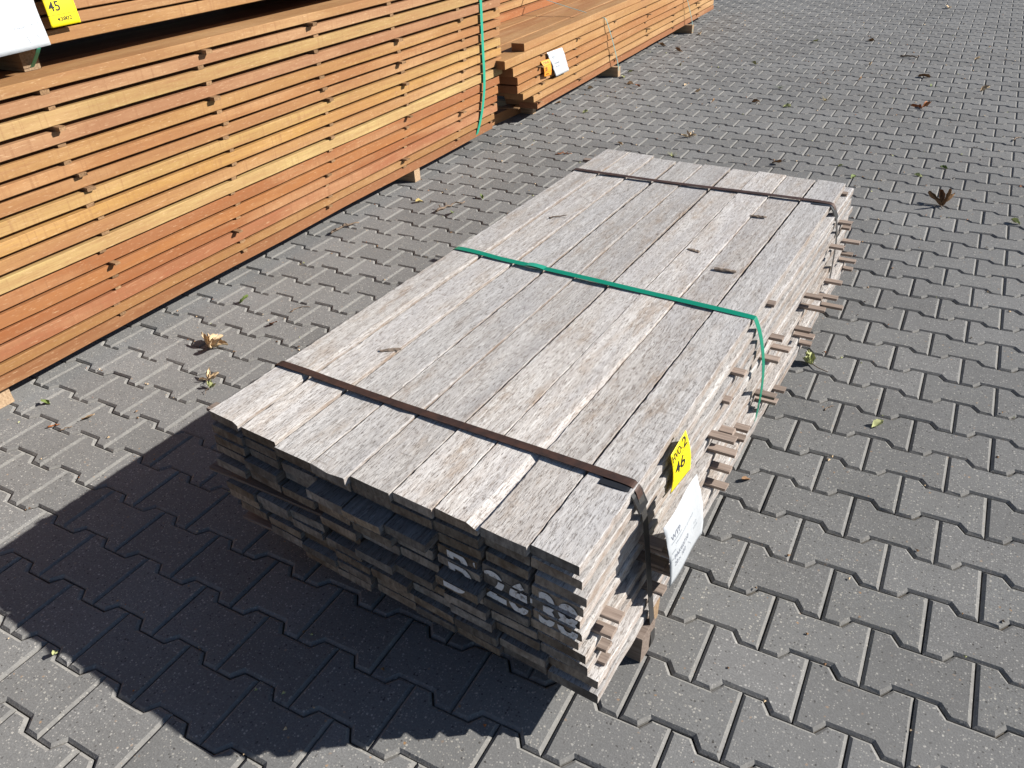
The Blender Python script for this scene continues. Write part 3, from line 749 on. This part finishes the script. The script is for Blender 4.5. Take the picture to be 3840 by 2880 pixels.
# ------------------------------------------------------------------ second red-brown pack (top middle)
XS = lambda y: -2.398-0.0185*(y-3.24)
ROW2 = [(0.391, 0.443, 2.86), (0.330, 0.385, 2.96), (0.277, 0.324, 3.00), (0.222, 0.270, 3.01), (0.171, 0.214, 3.07), (0.120, 0.164, 3.225), (0.072, 0.114, 3.262)]
C2 = [(214, 158, 98), (218, 158, 96), (206, 138, 80), (205, 140, 84), (220, 166, 104), (214, 160, 104), (176, 108, 68)]
G3 = 'boards of the low pack in the middle distance'
r = random.Random(8)
for i, (z0, z1, y0) in enumerate(ROW2):
    z0 += 0.004
    for c_ in range(5 if i == 0 else 2):
        w = 0.132
        yy = y0+(0 if c_ == 0 else r.uniform(-0.03, 0.05)+(0.03 if i else 0))
        xr = XS(yy)+r.uniform(-0.004, 0.004)-c_*(w+0.002); fy = 7.55+(0.25*i if i < 3 else -0.03*i)+r.uniform(-.05, .05)
        xf = XS(fy)-c_*(w+0.002)
        dzt = -0.003*(c_ % 2) if i == 0 else 0
        col = C2[i] if c_ == 0 else [(205, 146, 92), (210, 152, 98), (196, 132, 82), (206, 150, 98)][c_-1]
        ob = board('sawn_board', xr-w, yy, xf-w, fy, w, w, z0+dzt, z1-z0, RM, 3300+i*10+c_, N=40, color=alb(col), wob=0.0025, end=0.002, wane=0.003)
        row = ['top', 'second', 'third', 'fourth', 'fifth', 'sixth', 'bottom'][i]
        tag(ob, f'sawn board, {row} layer of the low middle pack, {"outermost" if c_ == 0 else ORD[c_]+" from its right edge"}', 'board', G3)
lb = board('sawn_board', -2.500, 3.14, -2.535, 5.2, 0.086, 0.086, 0.446, 0.045, RM, 3390, N=24, color=alb((216, 160, 104)), wob=0.003, end=0.003)
tag(lb, 'loose board lying on top of the low middle pack with its end showing', 'board', G3)
for i, (z0, z1) in enumerate(((0.446, 0.494), (0.503, 0.548), (0.557, 0.600), (0.609, 0.655))):
    for c_ in range(2):
        x = -3.06-(0.03*i)-c_*0.14
        ob = board('sawn_board', x-0.135, 2.98, x-0.135-0.06, 7.6, 0.135, 0.135, z0, z1-z0, RM, 3400+i*5+c_, N=24, color=alb([(196, 112, 60), (222, 170, 112), (204, 134, 84), (196, 126, 78)][i]), wob=0.002)
        tag(ob, f'{["lowest", "second", "third", "uppermost"][i]} board in the raised rear block of the middle pack, {"front" if c_ == 0 else "behind the front"}', 'board', G3)
for i in range(6):
    for j, y in enumerate((3.32, 3.92, 4.58, 5.32, 6.05, 6.8)):
        if r.random() < 0.25 or y < ROW2[i][2]+0.05: continue
        z0, z1 = ROW2[i+1][1], ROW2[i][0]
        yy = y+r.uniform(-0.05, 0.05)
        o = bar('stacking_stick', XS(yy)-0.12, XS(yy)+r.choice([0.004, 0.01, 0.02, 0.03]), yy, z0+0.0004, 0.028, z1-z0-0.0008, M['stick_red'], 5000+i*10+j, r.uniform(-0.06, 0.06))
        tag(o, f'stick tip under the {["top", "second", "third", "fourth", "fifth", "sixth"][i]} layer of the low middle pack, {ORD[j]} column', 'stick', 'sticks in the low middle pack')
o = bar('stacking_stick', -2.56, -2.428, 3.055, 0.2145+0.0, 0.03, 0.0065, M['stick_red'], 91, 0.2); tag(o, 'stick poking out of the near end of the low middle pack, upper of two', 'stick', 'sticks in the low middle pack')
o = bar('stacking_stick', -2.62, -2.44, 3.10, 0.1145, 0.03, 0.0055, M['stick_red'], 92, 0.15); tag(o, 'stick poking out of the near end of the low middle pack, lower of two', 'stick', 'sticks in the low middle pack')
bearer2(-3.3, -2.376, 4.60, 0.048, 0.0705, 'pale bearer end jutting out under the near half of the middle pack')
bearer2(-3.3, -2.395, 6.47, 0.048, 0.0715, 'pale bearer end jutting out under the far half of the middle pack')
bearer2(-3.3, -2.50, 3.42, 0.048, 0.0705, 'bearer in shade under the near end of the middle pack')
w1 = ribbon('plastic_strap', smooth_path([(-3.35, 4.50, 0.600), (-3.05, 4.48, 0.572), (-2.75, 4.44, 0.505), (-2.44, 4.40, 0.449), (-2.412, 4.40, 0.443), (-2.402, 4.42, 0.40), (-2.388, 4.50, 0.26), (-2.376, 4.59, 0.075), (-2.3755, 4.60, 0.012)], 2), (0, 0.013, 0), 0.001, M['wire'])
tag(w1, 'thin pale teal strap over the near half of the middle pack', 'strap', 'straps on the red brown packs')
w2 = ribbon('plastic_strap', smooth_path([(-3.0, 6.30, 0.452), (-2.46, 6.27, 0.450), (-2.446, 6.27, 0.443), (-2.432, 6.30, 0.36), (-2.412, 6.40, 0.20), (-2.396, 6.46, 0.075), (-2.394, 6.465, 0.012)], 2), (0, 0.013, 0), 0.001, M['wire'])
tag(w2, 'thin pale teal strap over the far half of the middle pack', 'strap', 'straps on the red brown packs')
sheet('delivery_sheet', (-2.392, 3.405, 0.392), (-2.388, 3.618, 0.386), (-2.376, 3.700, 0.225), (-2.380, 3.510, 0.226), lambda u, v: 0.004*math.sin(v*3), M['paper'],
      'small white sheet with ragged right edge on the middle pack', 'sheet', [('WTP', 0.18, 0.34, 0.70, 0.80, F2), ('PAK60688', 0.18, 0.52, 0.48, 0.54, F2), ('40 x 130', 0.20, 0.44, 0.34, 0.40, F2)], [(0.2, 0.62, 0.6, 0.64, 0.006, F2)], torn=0.025, seed=9, group='white sheets on the timber packs')
sheet('price_tag', (-2.392, 3.330, 0.352), (-2.388, 3.432, 0.352), (-2.380, 3.438, 0.251), (-2.382, 3.344, 0.258), lambda u, v: 0.008*math.sin(v*3)-0.010*max(0, v-0.75)*4*(1-u), M['orange'],
      'orange card tag reading 28 beside the small white sheet', 'tag', [('CVI-A', 0.14, 0.80, 0.78, 0.92, I), ('28', 0.10, 0.44, 0.34, 0.60, I), ('00403', 0.22, 0.64, 0.10, 0.19, I)], [(0, 0.68, 1, 0.68, 0.006, I), (0, 0.28, 1, 0.28, 0.006, I)], group='paper tags on the timber packs')

# ------------------------------------------------------------------ leaves, twigs and scraps
def leaf_geo(L, W, curl, lift, seed, lobes=0.0, roll=0.0):
    r = random.Random(seed); nu, nv = 9, 6; V = []; Fc = []
    ph = r.uniform(0, 6)
    for i in range(nu+1):
        u = i/nu
        hw = W*(math.sin(math.pi*min(1, u*0.96+0.02))**0.8)*(1+lobes*math.sin(u*17+ph))
        for j in range(nv+1):
            v = j/nv*2-1
            x = u*L*(1-0.15*abs(lift)*u); y = v*hw*math.cos(curl*v*0.9)
            z = lift*L*u*u + hw*abs(v)**1.6*math.sin(curl) + 0.05*L*math.sin(u*7+v*3+ph)+roll*hw*v
            V.append((x, y, z))
    for i in range(nu):
        for j in range(nv):
            a = i*(nv+1)+j; Fc.append((a, a+1, a+nv+2, a+nv+1))
    return V, Fc
def xf(V, rz, ry, t):
    m = Matrix.Translation(t) @ Matrix.Rotation(rz, 4, 'Z') @ Matrix.Rotation(ry, 4, 'Y')
    return [m @ Vector(v) for v in V]
def tube(pts, rad, n=6):
    P = [Vector(p) for p in pts]; V = []; Fc = []
    for i, p in enumerate(P):
        d = (P[min(i+1, len(P)-1)]-P[max(i-1, 0)]).normalized(); a = d.orthogonal().normalized(); b = d.cross(a)
        rr = rad*(1-0.5*i/len(P))
        for k in range(n): V.append(p+a*math.cos(k*2*math.pi/n)*rr+b*math.sin(k*2*math.pi/n)*rr)
    for i in range(len(P)-1):
        for k in range(n): k2 = (k+1) % n; Fc.append((i*n+k, i*n+k2, (i+1)*n+k2, (i+1)*n+k))
    Fc.append(tuple(range(n-1, -1, -1))); b0 = (len(P)-1)*n; Fc.append(tuple(range(b0, b0+n)))
    return V, Fc
def join(parts):
    V = []; Fc = []; mi = []
    for v, f, m in parts:
        b = len(V); V += [tuple(x) for x in v]; Fc += [tuple(a+b for a in fc) for fc in f]; mi += [m]*len(f)
    return V, Fc, mi
def ground_min(V, z=0.0005):
    m = min(v[2] for v in V); return [(v[0], v[1], v[2]-m+z) for v in V]
def dry_cluster(x, y, size, n, mat, lab, seed, rot=0.0, z=0.0, stem=0.5, up=0.5):
    r = random.Random(seed); root = bpy.data.objects.new('dry_leaf_cluster', None); root.location = (x, y, z); link(root); tag(root, lab, 'leaf', 'leaves and twigs on the paving')
    for k in range(n):
        v, f = leaf_geo(size*r.uniform(0.7, 1.1), size*r.uniform(0.16, 0.26), r.uniform(1.1, 2.0), r.uniform(-0.1, up*0.7), seed*7+k, 0.12, r.uniform(-0.4, 0.4))
        v = xf(v, rot+(k/max(1, n-1)-0.5)*3.2+r.uniform(-.3, .3), -r.uniform(0.05, up*0.9), (0, 0, 0.004)); v = [(p[0], p[1], max(0.0008, p[2])) for p in v]
        mesh_obj('leaf_blade', v, f, mat, None, root, smooth=True)
    if stem:
        v, f = tube([(0, 0, 0.004), (math.cos(rot+3.1)*size*stem*.5, math.sin(rot+3.1)*size*stem*.5, 0.008), (math.cos(rot+3.4)*size*stem, math.sin(rot+3.4)*size*stem, 0.004)], size*0.025)
        mesh_obj('leaf_stem', v, f, M['twig'], None, root)
    return root
def single_leaf(x, y, size, mat, lab, seed, rot=None, curl=None, name='fallen_leaf', z=0.0):
    r = random.Random(seed)
    if y > 3: size *= 0.75
    v, f = leaf_geo(size, size*r.uniform(0.25, 0.4), curl if curl is not None else r.uniform(0.5, 1.4), r.uniform(0.0, 0.35), seed, 0.10, r.uniform(-0.5, 0.5))
    v = ground_min(xf(v, rot if rot is not None else r.uniform(0, 6.28), r.uniform(-0.2, 0.1), (0, 0, 0)))
    o = mesh_obj(name, v, f, mat, None, None, (x, y, z), smooth=True)
    return tag(o, lab, 'leaf', 'leaves and twigs on the paving')
def twig(x0, y0, x1, y1, rad, lab, seed, z=0.0, mat=None, bend=0.12, knobs=0):
    r = random.Random(seed); d = Vector((x1-x0, y1-y0, 0)); L = d.length; nrm = Vector((-d.y, d.x, 0))
    pts = [Vector((0, 0, rad))+d*t+nrm*(bend*math.sin(t*3.0)+r.gauss(0, 0.02))+Vector((0, 0, abs(r.gauss(0, rad*0.8)))) for t in [i/9 for i in range(10)]]
    parts = [(*tube(pts, rad), 0)]
    for k in range(knobs):
        p = pts[2+2*k % 8]; q = p+Vector((r.uniform(-1, 1)*L*0.12, r.uniform(-1, 1)*L*0.12, rad*2)); parts.append((*tube([p, p.lerp(q, .5), q], rad*0.6, 5), 0))
    V, Fc, mi = join(parts)
    o = mesh_obj('twig', V, Fc, mat or M['twig'], None, None, (x0, y0, z), smooth=True)
    return tag(o, lab, 'twig', 'leaves and twigs on the paving')
def tuft(x, y, size, mat, lab, seed):
    r = random.Random(seed); V = []; Fc = []
    for k in range(16):
        a = r.uniform(0, 6.28); l = size*r.uniform(0.5, 1.0); e = r.uniform(0.3, 1.2); b = len(V); w = size*0.03
        dx, dy = math.cos(a), math.sin(a)
        for t in (0, 0.5, 1):
            p = (dx*l*t*math.cos(e*(1-0.4*t)), dy*l*t*math.cos(e*(1-0.4*t)), l*t*math.sin(e)*(1-0.3*t)); ww = w*(1-t*0.9)
            V += [(p[0]-dy*ww, p[1]+dx*ww, p[2]), (p[0]+dy*ww, p[1]-dx*ww, p[2])]
        Fc += [(b, b+1, b+3, b+2), (b+2, b+3, b+5, b+4)]
    o = mesh_obj('grass_tuft', V, Fc, mat, None, None, (x, y, -0.004)); return tag(o, lab, 'grass tuft', 'weeds in the paving joints')
def sprig(x, y, size, mat, lab, seed, rot=0.0, n=4):
    r = random.Random(seed); root = bpy.data.objects.new('leafy_sprig', None); root.location = (x, y, 0); link(root); tag(root, lab, 'sprig', 'leaves and twigs on the paving')
    for k in range(n):
        v, f = leaf_geo(size*r.uniform(0.5, 0.9), size*r.uniform(0.16, 0.25), r.uniform(0.4, 1.2), r.uniform(0.1, 0.5), seed*5+k, 0.2, r.uniform(-0.5, 0.5))
        v = xf(v, rot+r.uniform(-1.3, 1.3), -r.uniform(0.1, 0.6), (0, 0, 0.004)); v = [(p[0], p[1], max(0.0008, p[2])) for p in v]
        mesh_obj('leaf_blade', v, f, mat, None, root, smooth=True)
    v, f = tube([(0, 0, 0.006), (-math.cos(rot)*size*0.5, -math.sin(rot)*size*0.5, 0.008), (-math.cos(rot+.3)*size, -math.sin(rot+.3)*size, 0.003)], size*0.03)
    mesh_obj('twig_stem', v, f, M['twig'], None, root)
    return root

dry_cluster(-2.150, 0.205, 0.075, 7, M['cream'], 'cream curled dry leaf cluster between the left pack and the grey stack', 31, 1.2, up=0.75)
dry_cluster(-1.990, 0.045, 0.045, 5, M['cream'], 'smaller cream and brown dry leaf, nearer the grey stack', 32, 1.9, up=0.5, stem=0.6)
sprig(-1.945, 0.010, 0.035, M['lgreen'], 'small green sprig right beside the smaller dry leaf', 33, 1.6)
dry_cluster(0.030, 2.600, 0.085, 4, M['brown'], 'large brown curled dry leaf standing on the paving at the right', 34, 1.4, up=0.9, stem=0.55)
dry_cluster(-0.223, 4.331, 0.07, 4, M['rusty'], 'orange brown dry leaf with a stalk on the far right paving', 35, 1.6, up=0.6, stem=0.6)
sprig(-0.225, 0.960, 0.06, M['lgreen'], 'pale green leaf on a dark twig right of the green strap', 36, 2.4, 5)
single_leaf(-0.250, 5.207, 0.11, M['brown'], 'flat brown leaf beyond the orange brown one', 37, 2.9, 0.9)
single_leaf(0.082, 4.905, 0.085, M['cream'], 'pale curled leaf near the far right border of the paving', 38, 0.6, 1.3)
single_leaf(-0.006, 5.909, 0.075, M['cream'], 'small cream leaf far up on the right', 39, 0.8, 1.0)
twig(-0.52, 5.87, -0.40, 5.85, 0.008, 'short dark twig far up the paving', 40)
single_leaf(-0.797, 6.490, 0.09, M['brown'], 'small dark leaf scrap high on the far paving', 41)
single_leaf(-0.359, 8.440, 0.11, M['cream'], 'pale leaf at the very top of the paving, farthest away', 42)
single_leaf(-0.700, 4.973, 0.07, M['brown'], 'little upright brown leaf with a long shadow', 43, 1.2, 1.4)
single_leaf(-0.696, 5.492, 0.06, M['cream'], 'little white leaf scrap beyond the upright brown one', 44)
tuft(-0.807, 4.350, 0.06, M['straw'], 'straw coloured grass tuft in a joint', 45)
single_leaf(-1.023, 4.089, 0.07, M['lgreen'], 'small yellow green leaf left of the straw tuft', 46, 0.6, 1.2)
single_leaf(-0.498, 3.006, 0.04, M['lgreen'], 'yellowish leaf beyond the right far corner of the grey stack', 47, 0.5, 1.2)
single_leaf(-0.405, 2.837, 0.04, M['leafgreen'], 'bright green leaf just beyond the far right corner of the grey stack', 48, 1.1, 0.8)
single_leaf(-0.089, 2.992, 0.042, M['lgreen'], 'pale green leaf to the right, behind the large brown leaf', 49, 3.1, 0.6)
single_leaf(0.011, 3.162, 0.05, M['leafgreen'], 'dark green scrap in a joint behind the pale green leaf', 50)
single_leaf(-0.223, 4.943, 0.05, M['leafgreen'], 'dark green leaf in front of the flat brown leaf', 51)
single_leaf(-1.279, 6.310, 0.08, M['lgreen'], 'pale scrap of leaf far up in the middle of the paving', 52)
tuft(-1.156, 4.591, 0.06, M['leafgreen'], 'green grass tuft in a joint in the middle distance', 53)
single_leaf(-0.822, 2.944, 0.055, M['brown'], 'brown scrap behind the far end of the grey stack', 54)
twig(0.300, 3.77, 0.33, 3.86, 0.004, 'thin crooked twig at the right border of the paving', 55)
single_leaf(0.343, 2.485, 0.045, M['lgreen'], 'pale green leaf at the right border of the picture', 56, 2.6, 0.8)
single_leaf(-1.490, 4.057, 0.065, M['brown'], 'curled tan brown leaf left of the dark leaf in the middle distance', 57, 1.4, 1.4)
single_leaf(-1.244, 4.156, 0.07, M['brown'], 'dark curled leaf in the middle distance', 58, 0.4, 1.5)
dry_cluster(-1.377, 3.242, 0.055, 4, M['cream'], 'cream dry leaf cluster behind the grey stack', 59, 2.0, up=0.5)
single_leaf(-1.686, 2.969, 0.04, M['cream'], 'tiny tan leaf between the middle pack and the grey stack', 60)
tuft(-1.357, 2.882, 0.055, M['lgreen'], 'yellow green tuft just behind the far edge of the grey stack', 61)
twig(-1.975, 2.66, -1.89, 2.70, 0.004, 'reddish crooked twig left of the far end of the grey stack', 62, mat=M['rusty'], knobs=3)
single_leaf(-2.444, 4.158, 0.06, M['cream'], 'curled beige leaf against the base of the middle pack', 63, 0.3, 1.3)
single_leaf(-2.225, 4.379, 0.07, M['cream'], 'pale leaf out from the curled beige one', 64)
single_leaf(-2.102, 4.343, 0.055, M['rusty'], 'dull red leaf beside a pale one on the paving', 65)
single_leaf(-1.807, 4.455, 0.06, M['cream'], 'cream crumpled leaf in the middle of the far paving', 66)
single_leaf(-1.683, 4.297, 0.075, M['cream'], 'brown and cream leaf nearer than the crumpled one', 67)
single_leaf(-2.199, 3.533, 0.05, M['lgreen'], 'pale green leaf off the corner of the middle pack', 68)
single_leaf(-2.322, 4.565, 0.07, M['lgreen'], 'green leaf near the first bearer end', 69)
single_leaf(-2.361, 4.747, 0.055, M['lgreen'], 'green leaf just beyond the first bearer end', 70)
single_leaf(-2.069, 5.131, 0.06, M['lgreen'], 'yellow green leaf right of the middle pack', 71)
single_leaf(-2.203, 5.606, 0.10, M['brown'], 'brown leaf near the second bearer end', 72)
single_leaf(-2.431, 5.831, 0.10, M['brown'], 'brown leaf lying close to the middle pack short of its far bearer', 73)
single_leaf(-2.30, 6.394, 0.08, M['cream'], 'cream scrap beside the far bearer end', 74)
single_leaf(-2.459, 3.739, 0.06, M['brown'], 'dark leaf in the shade along the base of the middle pack', 75)
single_leaf(-1.503, 5.297, 0.07, M['lgreen'], 'small green leaf alone in the far middle paving', 76)
twig(-2.114, 1.630, -2.052, 1.798, 0.006, 'mossy grey twig between the left pack and the grey stack', 77, knobs=1)
twig(-2.515+0.09, 1.213, -2.47+0.09, 1.371, 0.006, 'branched twig lying along the foot of the left pack', 78, knobs=3)
single_leaf(-2.272, 1.744, 0.045, M['straw'], 'yellow scrap left of the mossy twig', 79)
single_leaf(-2.000, 1.880, 0.045, M['leafgreen'], 'little green leaf beyond the mossy twig', 80)
single_leaf(-2.044, 1.666, 0.040, M['leafgreen'], 'little green leaf in front of the mossy twig', 81)
twig(-2.068, 0.535, -2.025, 0.600, 0.0022, 'thin bent twig on a paver behind the cream leaf cluster', 82, bend=0.25)
single_leaf(-2.078, 0.430, 0.040, M['rusty'], 'small orange brown leaf behind the cream leaf cluster', 83, 0.2, 0.3)
single_leaf(-2.310, 0.511, 0.045, M['leafgreen'], 'green sprout in a joint close to the left pack', 84, 1.0, 1.0)
single_leaf(-2.189, -0.295, 0.042, M['cream'], 'cream flake of leaf near the left border', 85, 0.9, 0.2)
twig(-2.196, -0.365, -2.178, -0.335, 0.0025, 'short twig standing in a joint near the left border', 86, bend=0.05)
twig(-2.245, -0.372, -2.225, -0.345, 0.003, 'reddish twig scrap left of the short standing twig', 87, mat=M['rusty'])
single_leaf(-2.363, -0.282, 0.035, M['leafgreen'], 'green scrap on the pavers nearest the left pack', 88)
single_leaf(-1.452, -0.905, 0.025, M['lgreen'], 'tiny yellow sprout in a joint near the bottom left', 89)
single_leaf(-0.256, 0.313, 0.030, M['brown'], 'small brown leaf beside the right side of the grey stack', 90)
twig(-0.140, 0.715, -0.120, 0.750, 0.002, 'tiny brown twig on a paver right of the stack', 91)
single_leaf(-0.004, 0.685, 0.045, M['lgreen'], 'small lime sprig on a paver to the right', 92, 1.0, 0.8)
# scraps on top of the grey stack
def chip(x, y, L, W, rot, mat, lab, seed):
    r = random.Random(seed); V = []; Fc = []; n = 8
    for i in range(n+1):
        u = i/n
        for k in range(5):
            a = math.pi*k/4; rr = W*0.5*(1+0.15*r.gauss(0, 1))*(0.55+0.45*math.sin(math.pi*(0.12+0.76*u)))
            V.append((u*L-L/2, math.cos(a)*rr, 0.0006+math.sin(a)*rr*0.55))
    for i in range(n):
        for k in range(4): a = i*5+k; Fc.append((a, a+1, a+6, a+5))
        Fc.append((i*5+4, i*5, (i+1)*5, (i+1)*5+4))
    Fc.append((0, 1, 2, 3, 4)); b = n*5; Fc.append((b+4, b+3, b+2, b+1, b))
    o = mesh_obj('bark_strip', V, Fc, mat, None, None, (x, y, 0.4140), rot); return tag(o, lab, 'bark strip', 'scraps lying on the grey stack')
chip(-1.082, -0.088, 0.052, 0.014, 0.62, M['bark'], 'curled grey bark strip lying on the near part of the top boards', 1)
chip(-0.592, 0.769, 0.040, 0.016, -0.25, M['bark'], 'grey bark strip beyond the green strap, left of two', 2)
chip(-0.470, 0.673, 0.062, 0.018, 0.05, M['bark'], 'grey banded bark strip beyond the green strap, right of two', 3)
chip(-0.485, 1.107, 0.050, 0.015, 0.1, M['bark'], 'small dark bark strip near the far steel strap', 4)
t_ = twig(-1.105, 0.835, -1.055, 0.872, 0.0025, 'thin forked twig lying on the top boards beyond the green strap', 93, z=0.4138, knobs=1)
t_['group'] = 'scraps lying on the grey stack'

# small crumbs of leaf and grit nobody could count
def crumbs():
    r = random.Random(77); V = []; Fc = []; mi = []
    for k in range(900):
        y = r.uniform(-1.2, 8); x = r.uniform(-2.5-0.15*max(0, y-3), 0.6+0.05*y)
        if r.random() < 0.7:
            row = round(-y/0.14); y = -0.14*row+r.choice([-0.07, 0.07])+r.choice([-0.0127, 0.0127])*0.7+r.gauss(0, 0.004)
        if -1.40 < x < -0.22 and -0.58 < y < 1.65: continue
        s = r.uniform(0.002, 0.007)*(1+0.10*max(0, y)); b = len(V); a = r.uniform(0, 6.28)
        for q in range(3):
            V.append((x+math.cos(a+q*2.1)*s*r.uniform(.4, 1.2), y+math.sin(a+q*2.1)*s*r.uniform(.4, 1.2), 0.0012+r.uniform(0, s*0.3)))
        V.append((x, y, 0.002+s*0.6)); Fc += [(b, b+1, b+3), (b+1, b+2, b+3), (b+2, b, b+3)]; m = r.choice([0, 0, 1, 1, 2, 3]); mi += [m]*3
    mesh_obj('leaf_crumbs', V, Fc, [M['cream'], M['brown'], M['lgreen'], M['rusty']], mi)['kind'] = 'stuff'
crumbs()
for o in bpy.data.objects:
    if '_L' in o: del o['_L']
